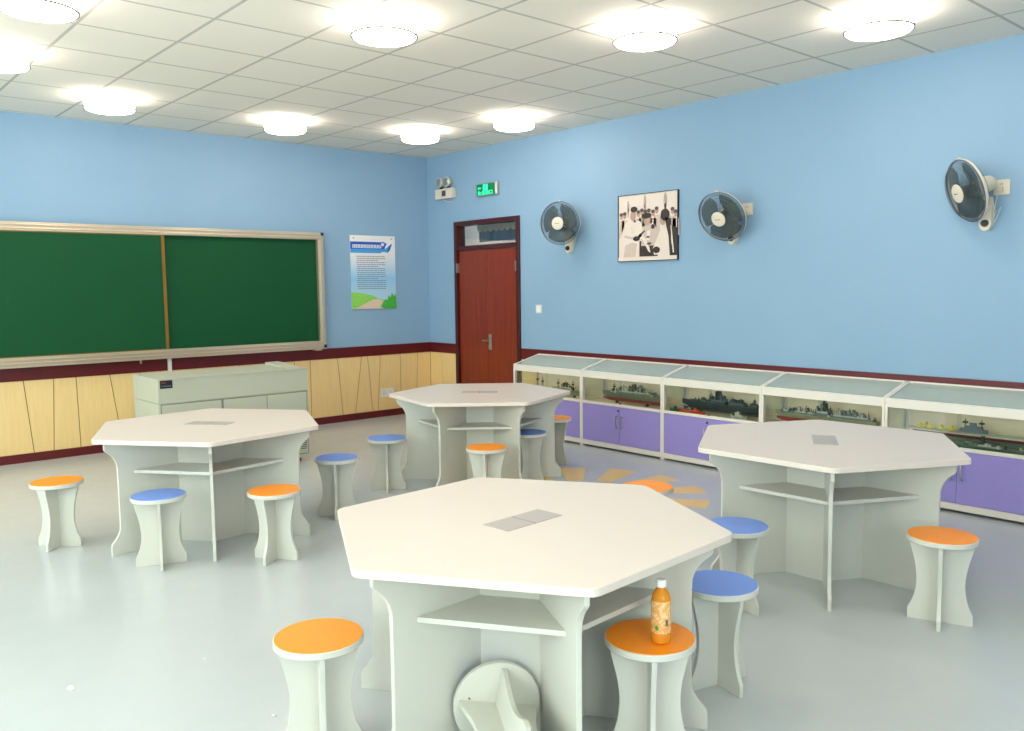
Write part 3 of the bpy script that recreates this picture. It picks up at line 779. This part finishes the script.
C0 = make_case(); cases = []
clab = ['first glass-topped purple display case, nearest the door', 'purple display case holding a grey warship with red hull', 'purple display case holding a dark green-grey warship',
        'purple display case behind the right-hand table, holding a pale yellow-green ship', 'purple display case at the right edge, holding an aircraft carrier model']
for i in range(5):
    o = C0 if i == 0 else copy_tree(C0); yc = -2.005-CW*(i+.5); o.location = (0, yc, 0); cases.append(yc)
    tag(o, clab[i], 'display case', 'purple display cases along the wall')

# ------------------------------------------------------------------ model ships
def smat(name, r, g, b): return mat(name, S(r, g, b), .5, noise=.12, nscale=60)
M['shgrey'] = smat('ship_grey_green', 118, 124, 104); M['shdark'] = smat('ship_dark', 58, 70, 70); M['shred'] = smat('hull_red', 150, 52, 40)
M['shpale'] = smat('ship_pale_green', 156, 158, 118); M['shblue'] = smat('ship_blue_grey', 104, 116, 122); M['shorange'] = smat('hull_orange', 220, 84, 26)
M['shdred'] = smat('hull_dark_red', 156, 52, 46); M['yellow'] = smat('yellow_plane', 226, 204, 40); M['shgreen'] = smat('boat_green', 20, 96, 54); M['shteal'] = smat('hull_grey_teal', 108, 132, 112)
M['mast'] = mat('mast_dark', S(60, 58, 50), .6); M['shlight'] = smat('deck_light', 190, 190, 172)
def hull(L, W, z0, z1, mname, name, parent, sheer=.0, full=.55, keel=.25):
    """L along y (bow at +y), sections lofted"""
    n = 22; m = 7; b = MB(); V = []
    for i in range(n+1):
        t = i/n; y = -L/2+L*t
        wf = (1-max(0, (t-full)/(1-full))**2.2)*(1-.35*max(0, (.12-t)/.12))
        wt = max(W/2*wf, .0015); zb = z0+(z1-z0)*.9*max(0, (t-.82)/.18)**2*.6
        zt = z1+sheer*max(0, (t-.6)/.4)**2
        for j in range(m):
            s = j/(m-1)*2-1
            V.append((wt*s*(1 if abs(s) == 1 else .92), y, zb+(zt-zb)*(abs(s)**3 if True else 0)))
        V.append((wt, y, zt)); V.append((-wt, y, zt))
    k = m+2; Fc = []
    for i in range(n):
        for j in range(m-1): Fc.append((i*k+j, (i+1)*k+j, (i+1)*k+j+1, i*k+j+1))
        Fc.append((i*k+m, (i+1)*k+m, (i+1)*k+m+1, i*k+m+1))
    Fc.append(tuple(range(m))); Fc.append(tuple(n*k+j for j in range(m)))
    b.add(V, Fc); return b.build(name, mname, parent, smooth=True)
def ship(y, z, L, W, label, up='shgrey', low='shred', hh=.045, dr=.03, masts=(.1, -.02, -.15), sup=((-.22, .18, .07),), guns=(.3, .36, -.36), funnels=(-.08,), x=-.2, deck=None, seed=1, mh=.09, rough=14, stand=True):
    rnd = random.Random(seed)
    t = empty('model_ship', (x, y, z)); tag(t, label, 'model ship', 'model ships in the display cases')
    s0 = .02 if stand else .0
    hull(L*.97, W*.86, s0, s0+dr+.004, low, 'lower_hull', t, full=.5)
    hull(L, W, s0+dr*.9, s0+dr+hh, up, 'upper_hull', t, sheer=.014)
    zt = s0+dr+hh
    if stand:
        for q in (-.25, .25):
            MB().prism([(-.02, 0), (.02, 0), (.012, s0+.004), (-.012, s0+.004)], lambda u, v, a: (u, a, v), q*L-.006, q*L+.006).build('stand', 'mast', t)
    b = MB()
    for (a, c, h_) in sup:
        y0 = a*L; y1 = c*L; yy = y0
        b.box(-W*.30, y0, zt-.004, W*.30, y1, zt+h_*.22); b.box(-W*.24, y0+.12*(y1-y0), zt, W*.24, y1-.1*(y1-y0), zt+h_*.38, 1)
        while yy < y1:
            st = rnd.uniform(.007, .02); env = .45+.55*sin(pi*min(1, max(0, (yy-y0)/(y1-y0)))); hh_ = h_*1.25*env*rnd.uniform(.45, 1.05); w_ = W*rnd.uniform(.08, .24)
            b.box(-w_, yy, zt, w_, yy+st, zt+hh_, rnd.choice((0, 0, 1, 2)))
            if rnd.random() < .5: b.box(-.0016, yy+st*.3, zt+hh_, .0016, yy+st*.3+.0032, zt+hh_+rnd.uniform(.008, .024), 2)
            if rnd.random() < .4: b.box(-w_*1.3, yy+.001, zt+hh_*.6, w_*1.3, yy+st*.7, zt+hh_*.7, 1)
            yy += st+rnd.uniform(.001, .008)
    for i in range(rough):
        yy = rnd.uniform(-.38, .34)*L; w_ = rnd.uniform(.004, .012); h_ = rnd.uniform(.008, .028)
        xo = rnd.uniform(-.25, .25)*W; b.box(xo-w_, yy-w_*.9, zt-.002, xo+w_, yy+w_*.9, zt+h_, i % 3)
        b.box(xo-.001, yy, zt+h_, xo+.001, yy+.002, zt+h_*1.7, 2)
    b.build('superstructure', [deck or up, 'shlight' if up != 'shdark' else 'shblue', 'mast' if up != 'shdark' else 'shdark'], t)
    for q in guns:
        g_ = MB(); yy = q*L; g_.prism([(-.012, 0), (.012, 0), (.008, .014), (-.008, .014)], lambda u, v, a: (u, a, zt+.004+v), yy-.014, yy+.012)
        d = 1 if q > 0 else -1
        for xo in (-.005, .005): g_.tube([(xo, yy, zt+.012), (xo, yy+d*.045, zt+.017)], .0018, 6)
        g_.build('gun_turret', up, t)
    for q in funnels:
        MB().lathe([(.014, 0), (.012, .045), (.013, .05), (0, .05)], 14, T=Matrix.Translation((0, q*L, zt+.02))).build('funnel', 'mast', t, smooth=True)
    for q in masts:
        m_ = MB(); yy = q*L; h_ = mh*rnd.uniform(.85, 1.1)
        m_.tube([(0, yy, zt), (0, yy, zt+h_)], .0022, 6); m_.tube([(.0, yy-.02, zt), (0, yy, zt+h_*.7)], .0016, 5); m_.tube([(.0, yy+.02, zt), (0, yy, zt+h_*.7)], .0016, 5)
        m_.tube([(0, yy-.022, zt+h_*.62), (0, yy+.022, zt+h_*.62)], .0018, 5); m_.tube([(-.02, yy, zt+h_*.75), (.02, yy, zt+h_*.75)], .0018, 5)
        m_.box(-.009, yy-.011, zt+h_*.5, .009, yy+.011, zt+h_*.6)
        m_.build('mast', 'mast', t)
    return t
ZF = .4255
ship(-2.62, ZF, .42, .07, 'small olive ship model with tall thin masts in the case nearest the door', up='shpale', low='shpale', hh=.03, dr=.02, masts=(.3, .05, -.2), guns=(.38,), funnels=(0.0,), seed=3, mh=.1, rough=10, x=-.2)
ship(-2.21, ZF, .26, .05, 'tiny sailing ship model behind the glass at the left end of the cases', up='shpale', low='shpale', hh=.02, dr=.014, masts=(.1, -.2), guns=(), funnels=(), sup=((-.3, .1, .02),), seed=9, mh=.16, rough=4)
ship(-3.48, ZF, .74, .09, 'grey-green warship model with a red lower hull in the second display case', hh=.05, dr=.028, masts=(.14, -.02, -.17, .3), guns=(.33, .26, -.4, -.3), funnels=(.02, -.12), sup=((-.38, .26, .072), (.2, .36, .035)), seed=5, rough=26, mh=.1)
ship(-4.44, ZF, .80, .10, 'dark green-grey warship model in the third display case', up='shdark', low='shdark', hh=.055, dr=.022, masts=(-.02, .12), guns=(.34, .28), funnels=(.02, -.05), sup=((-.08, .12, .085), (.15, .24, .04), (-.32, -.12, .05), (-.47, -.4, .05)), seed=6, rough=26, mh=.09, x=-.17)
ship(-4.225, ZF, .27, .05, 'small orange-red boat model in front of the dark warship', up='shorange', low='shorange', hh=.016, dr=.012, masts=(), guns=(), funnels=(), sup=((-.3, .3, .014),), seed=2, rough=4, x=-.285, stand=False)
ship(-3.995-.045, ZF, .10, .04, 'tiny dark green boat model left of the orange one', up='shgreen', low='shgreen', hh=.014, dr=.012, masts=(), guns=(), funnels=(), sup=((-.3, .3, .012),), seed=2, rough=3, x=-.285, stand=False)
ship(-4.70, ZF, .15, .05, 'small pale grey boat model at the right of the third case', up='shlight', low='shlight', hh=.02, dr=.012, masts=(), guns=(), funnels=(), sup=((-.3, .2, .03),), seed=4, rough=3, x=-.29, stand=False)
ship(-5.40, ZF, .84, .10, 'long pale yellow-green ship model in the case behind the right-hand table', up='shpale', low='shdred', hh=.04, dr=.036, masts=(.0, -.06), guns=(.38, .3), funnels=(-.02,), sup=((-.06, .07, .10), (.06, .42, .045), (-.47, -.06, .055)), deck='shblue', seed=8, rough=34, mh=.08, x=-.19)
# aircraft carrier
cr = empty('model_ship', (-.19, -6.46, ZF)); tag(cr, 'aircraft carrier model with yellow planes on its deck in the right-hand display case', 'model ship', 'model ships in the display cases')
hull(.80, .09, .02, .06, 'shteal', 'lower_hull', cr, full=.6); hull(.78, .10, .055, .085, 'shdred', 'upper_hull', cr, full=.7)
MB().prism([(-.06, -.42), (.06, -.42), (.065, -.1), (.065, .2), (.04, .42), (-.04, .42), (-.065, .25), (-.065, -.15)], XY, .086, .094).build('flight_deck', 'shlight', cr)
b = MB(); b.box(.005, -.09, .094, .045, .08, .118); b.box(.012, -.06, .118, .04, .05, .136); b.box(.015, -.02, .136, .036, .02, .158); b.build('island', 'shblue', cr)
for yy in (.05, -.055):
    b = MB(); b.tube([(.025, yy, .118), (.025, yy, .185)], .003, 6); b.box(.012, yy-.014, .155, .038, yy+.014, .166); b.build('radar_mast', 'mast', cr)
for yy in (.33, .26, .19, .12, .31):
    b = MB(); xo = -.02 if yy != .31 else .03
    b.tube([(xo, yy-.026, .106), (xo, yy+.024, .107)], [.004, .009], 8); b.prism([(xo-.024, yy-.004), (xo+.024, yy-.004), (xo+.02, yy+.01), (xo-.02, yy+.01)], XY, .1, .103); b.box(xo-.001, yy-.022, .1, xo+.001, yy-.012, .116)
    b.prism([(xo-.008, yy-.01), (xo+.008, yy-.01), (xo+.006, yy+.012), (xo-.006, yy+.012)], XY, .1, .124); b.box(xo-.007, yy-.008, .124, xo+.007, yy+.006, .132)
    b.build('model_plane', 'yellow', cr)
for q in (-.2, .2): MB().box(-.015, q-.006, 0, .015, q+.006, .026).build('stand', 'mast', cr)
ship(-6.62, ZF, .46, .06, 'low green ship model in front of the aircraft carrier', up='shteal', low='shgreen', hh=.018, dr=.012, masts=(), guns=(.3,), funnels=(.1,), sup=((-.2, .2, .018),), seed=12, rough=16, x=-.30, stand=False)

# ------------------------------------------------------------------ teacher console
cn = empty('teacher_console', (-3.30, -1.50, 0)); tag(cn, 'long grey-beige teacher console cabinet standing below the chalkboard', 'console')
hx, hy = .652, .30
b = MB(); b.box(-hx, -hy, .04, hx, hy, .64); b.box(-hx, -hy, .642, hx, hy, .835); b.build('body', 'console', cn, bevel=.003)
MB().box(-hx-.004, -hy-.006, .832, hx+.004, hy+.004, .842).build('worktop', 'console', cn, bevel=.002)
b = MB(); b.prism([(-.16, .842), (.27, .842), (.27, .868), (.18, .868)], lambda u, v, a: (a, u, v), .52, .645); b.build('raised_lid', 'console', cn)
for (a, c_) in ((-.63, -.145), (-.125, .255), (.262, .632)):
    d_ = MB().box(a, -hy-.006, .08, c_, -hy, .630).build('cabinet_door', 'console', cn, bevel=.002)
b = MB(); b.box(-.638, -hy-.0015, .072, .64, -hy-.0005, .638); b.build('door_gap', 'gapgrey', cn)
MB().box(-.636, -hy-.004, .765, -.538, -hy, .828).build('name_badge', 'black', cn, bevel=.001)
MB().box(-.626, -hy-.0046, .805, -.59, -hy-.004, .815).build('badge_mark', 'shred', cn)
MB().box(-.626, -hy-.0046, .780, -.55, -hy-.004, .787).build('badge_text', 'shblue', cn)
b = MB()
for i in range(7): b.box(.56, -hy-.0075, .12+i*.016, .62, -hy-.006, .127+i*.016)
b.build('vent', 'darkgrey', cn)
for sx in (-.6, .6):
    for sy_ in (-.17, .17): MB().lathe([(.025, 0), (.028, .01), (.02, .04), (0, .04)], 14, T=Matrix.Translation((sx, sy_, 0))).build('foot', 'black', cn)

# ------------------------------------------------------------------ scraps on the floor
for (x, y, s, lb) in ((-5.453, -5.147, .016, 'crumpled white paper scrap on the floor at the lower left'), (-4.962, -5.238, .007, 'tiny white scrap on the floor left of the near orange stool'), (-4.963, -5.882, .008, 'thin white paper shred on the floor by the bottom edge')):
    b = MB(); n = 7
    V = [(0, 0, s*.9)]+[(s*random.uniform(.6, 1.3)*cos(2*pi*i/n), s*random.uniform(.6, 1.3)*sin(2*pi*i/n), random.uniform(0.0, s*.4)) for i in range(n)]+[(0, 0, 0)]
    b.add(V, [(0, 1+i, 1+(i+1) % n) for i in range(n)]+[(n+1, 1+(i+1) % n, 1+i) for i in range(n)])
    o = b.build('paper_scrap', 'paper', loc=(x, y, 0.0005)); tag(o, lb, 'paper scrap')

# ------------------------------------------------------------------ light
wd = bpy.data.worlds.new('sky'); SC.world = wd; wd.use_nodes = True
wb = wd.node_tree.nodes['Background']; wb.inputs[0].default_value = (.90, 1.0, .95, 1); wb.inputs[1].default_value = 10.5
for i, (a, b_) in enumerate(wins):
    la = bpy.data.lights.new('window_portal', 'AREA'); la.shape = 'RECTANGLE'; la.size = 1.74; la.size_y = abs(a-b_); la.cycles.is_portal = True
    lo = bpy.data.objects.new('window_portal', la); COL.objects.link(lo); lo.location = (XL-.12, (a+b_)/2, 1.8); lo.rotation_euler = (0, radians(-90), 0)

for a, b_ in fill_wins:
    la = bpy.data.lights.new('window_portal', 'AREA'); la.shape = 'RECTANGLE'; la.size = abs(a-b_); la.size_y = 1.74; la.cycles.is_portal = True
    lo = bpy.data.objects.new('window_portal', la); COL.objects.link(lo); lo.location = ((a+b_)/2, YF-.12, 1.8); lo.rotation_euler = (radians(90), 0, 0)
pl_ = bpy.data.lights.new('corridor_fill', 'POINT'); pl_.energy = 14; pl_.shadow_soft_size = .15; pl_.color = (1, .93, .82)  # added point light, brightens the cloth behind the transom
po_ = bpy.data.objects.new('corridor_fill', pl_); COL.objects.link(po_); po_.location = (.8, -.9, 2.6)
# ------------------------------------------------------------------ camera
cam = bpy.data.cameras.new('camera'); co = bpy.data.objects.new('camera', cam); COL.objects.link(co); SC.camera = co
yaw, pitch, roll, fpx = .7197638716190703, -.09185657407826138, -.011972548081435622, 848.156
fw_ = Vector((sin(yaw)*cos(pitch), cos(yaw)*cos(pitch), sin(pitch))); r0 = Vector((cos(yaw), -sin(yaw), 0)); u0 = r0.cross(fw_)
r = r0*cos(roll)+u0*sin(roll); u = -r0*sin(roll)+u0*cos(roll)
Mx = Matrix((r, u, -fw_)).transposed().to_4x4(); Mx.translation = Vector((-6.24274, -8.67196, 1.53476)); co.matrix_world = Mx
cam.sensor_width = 36; cam.lens = 36*fpx/1024; cam.clip_start = .05
vs = SC.view_settings; vs.view_transform = 'Standard'; vs.look = 'None'; vs.gamma = 1; vs.use_curve_mapping = False; vs.exposure = -0.02
SC.display_settings.display_device = 'sRGB'
try:
    SC.cycles.use_denoising = True; SC.cycles.max_bounces = 8; SC.cycles.transparent_max_bounces = 24; SC.cycles.sample_clamp_indirect = 8
    SC.cycles.caustics_reflective = False; SC.cycles.caustics_refractive = False
except Exception: pass
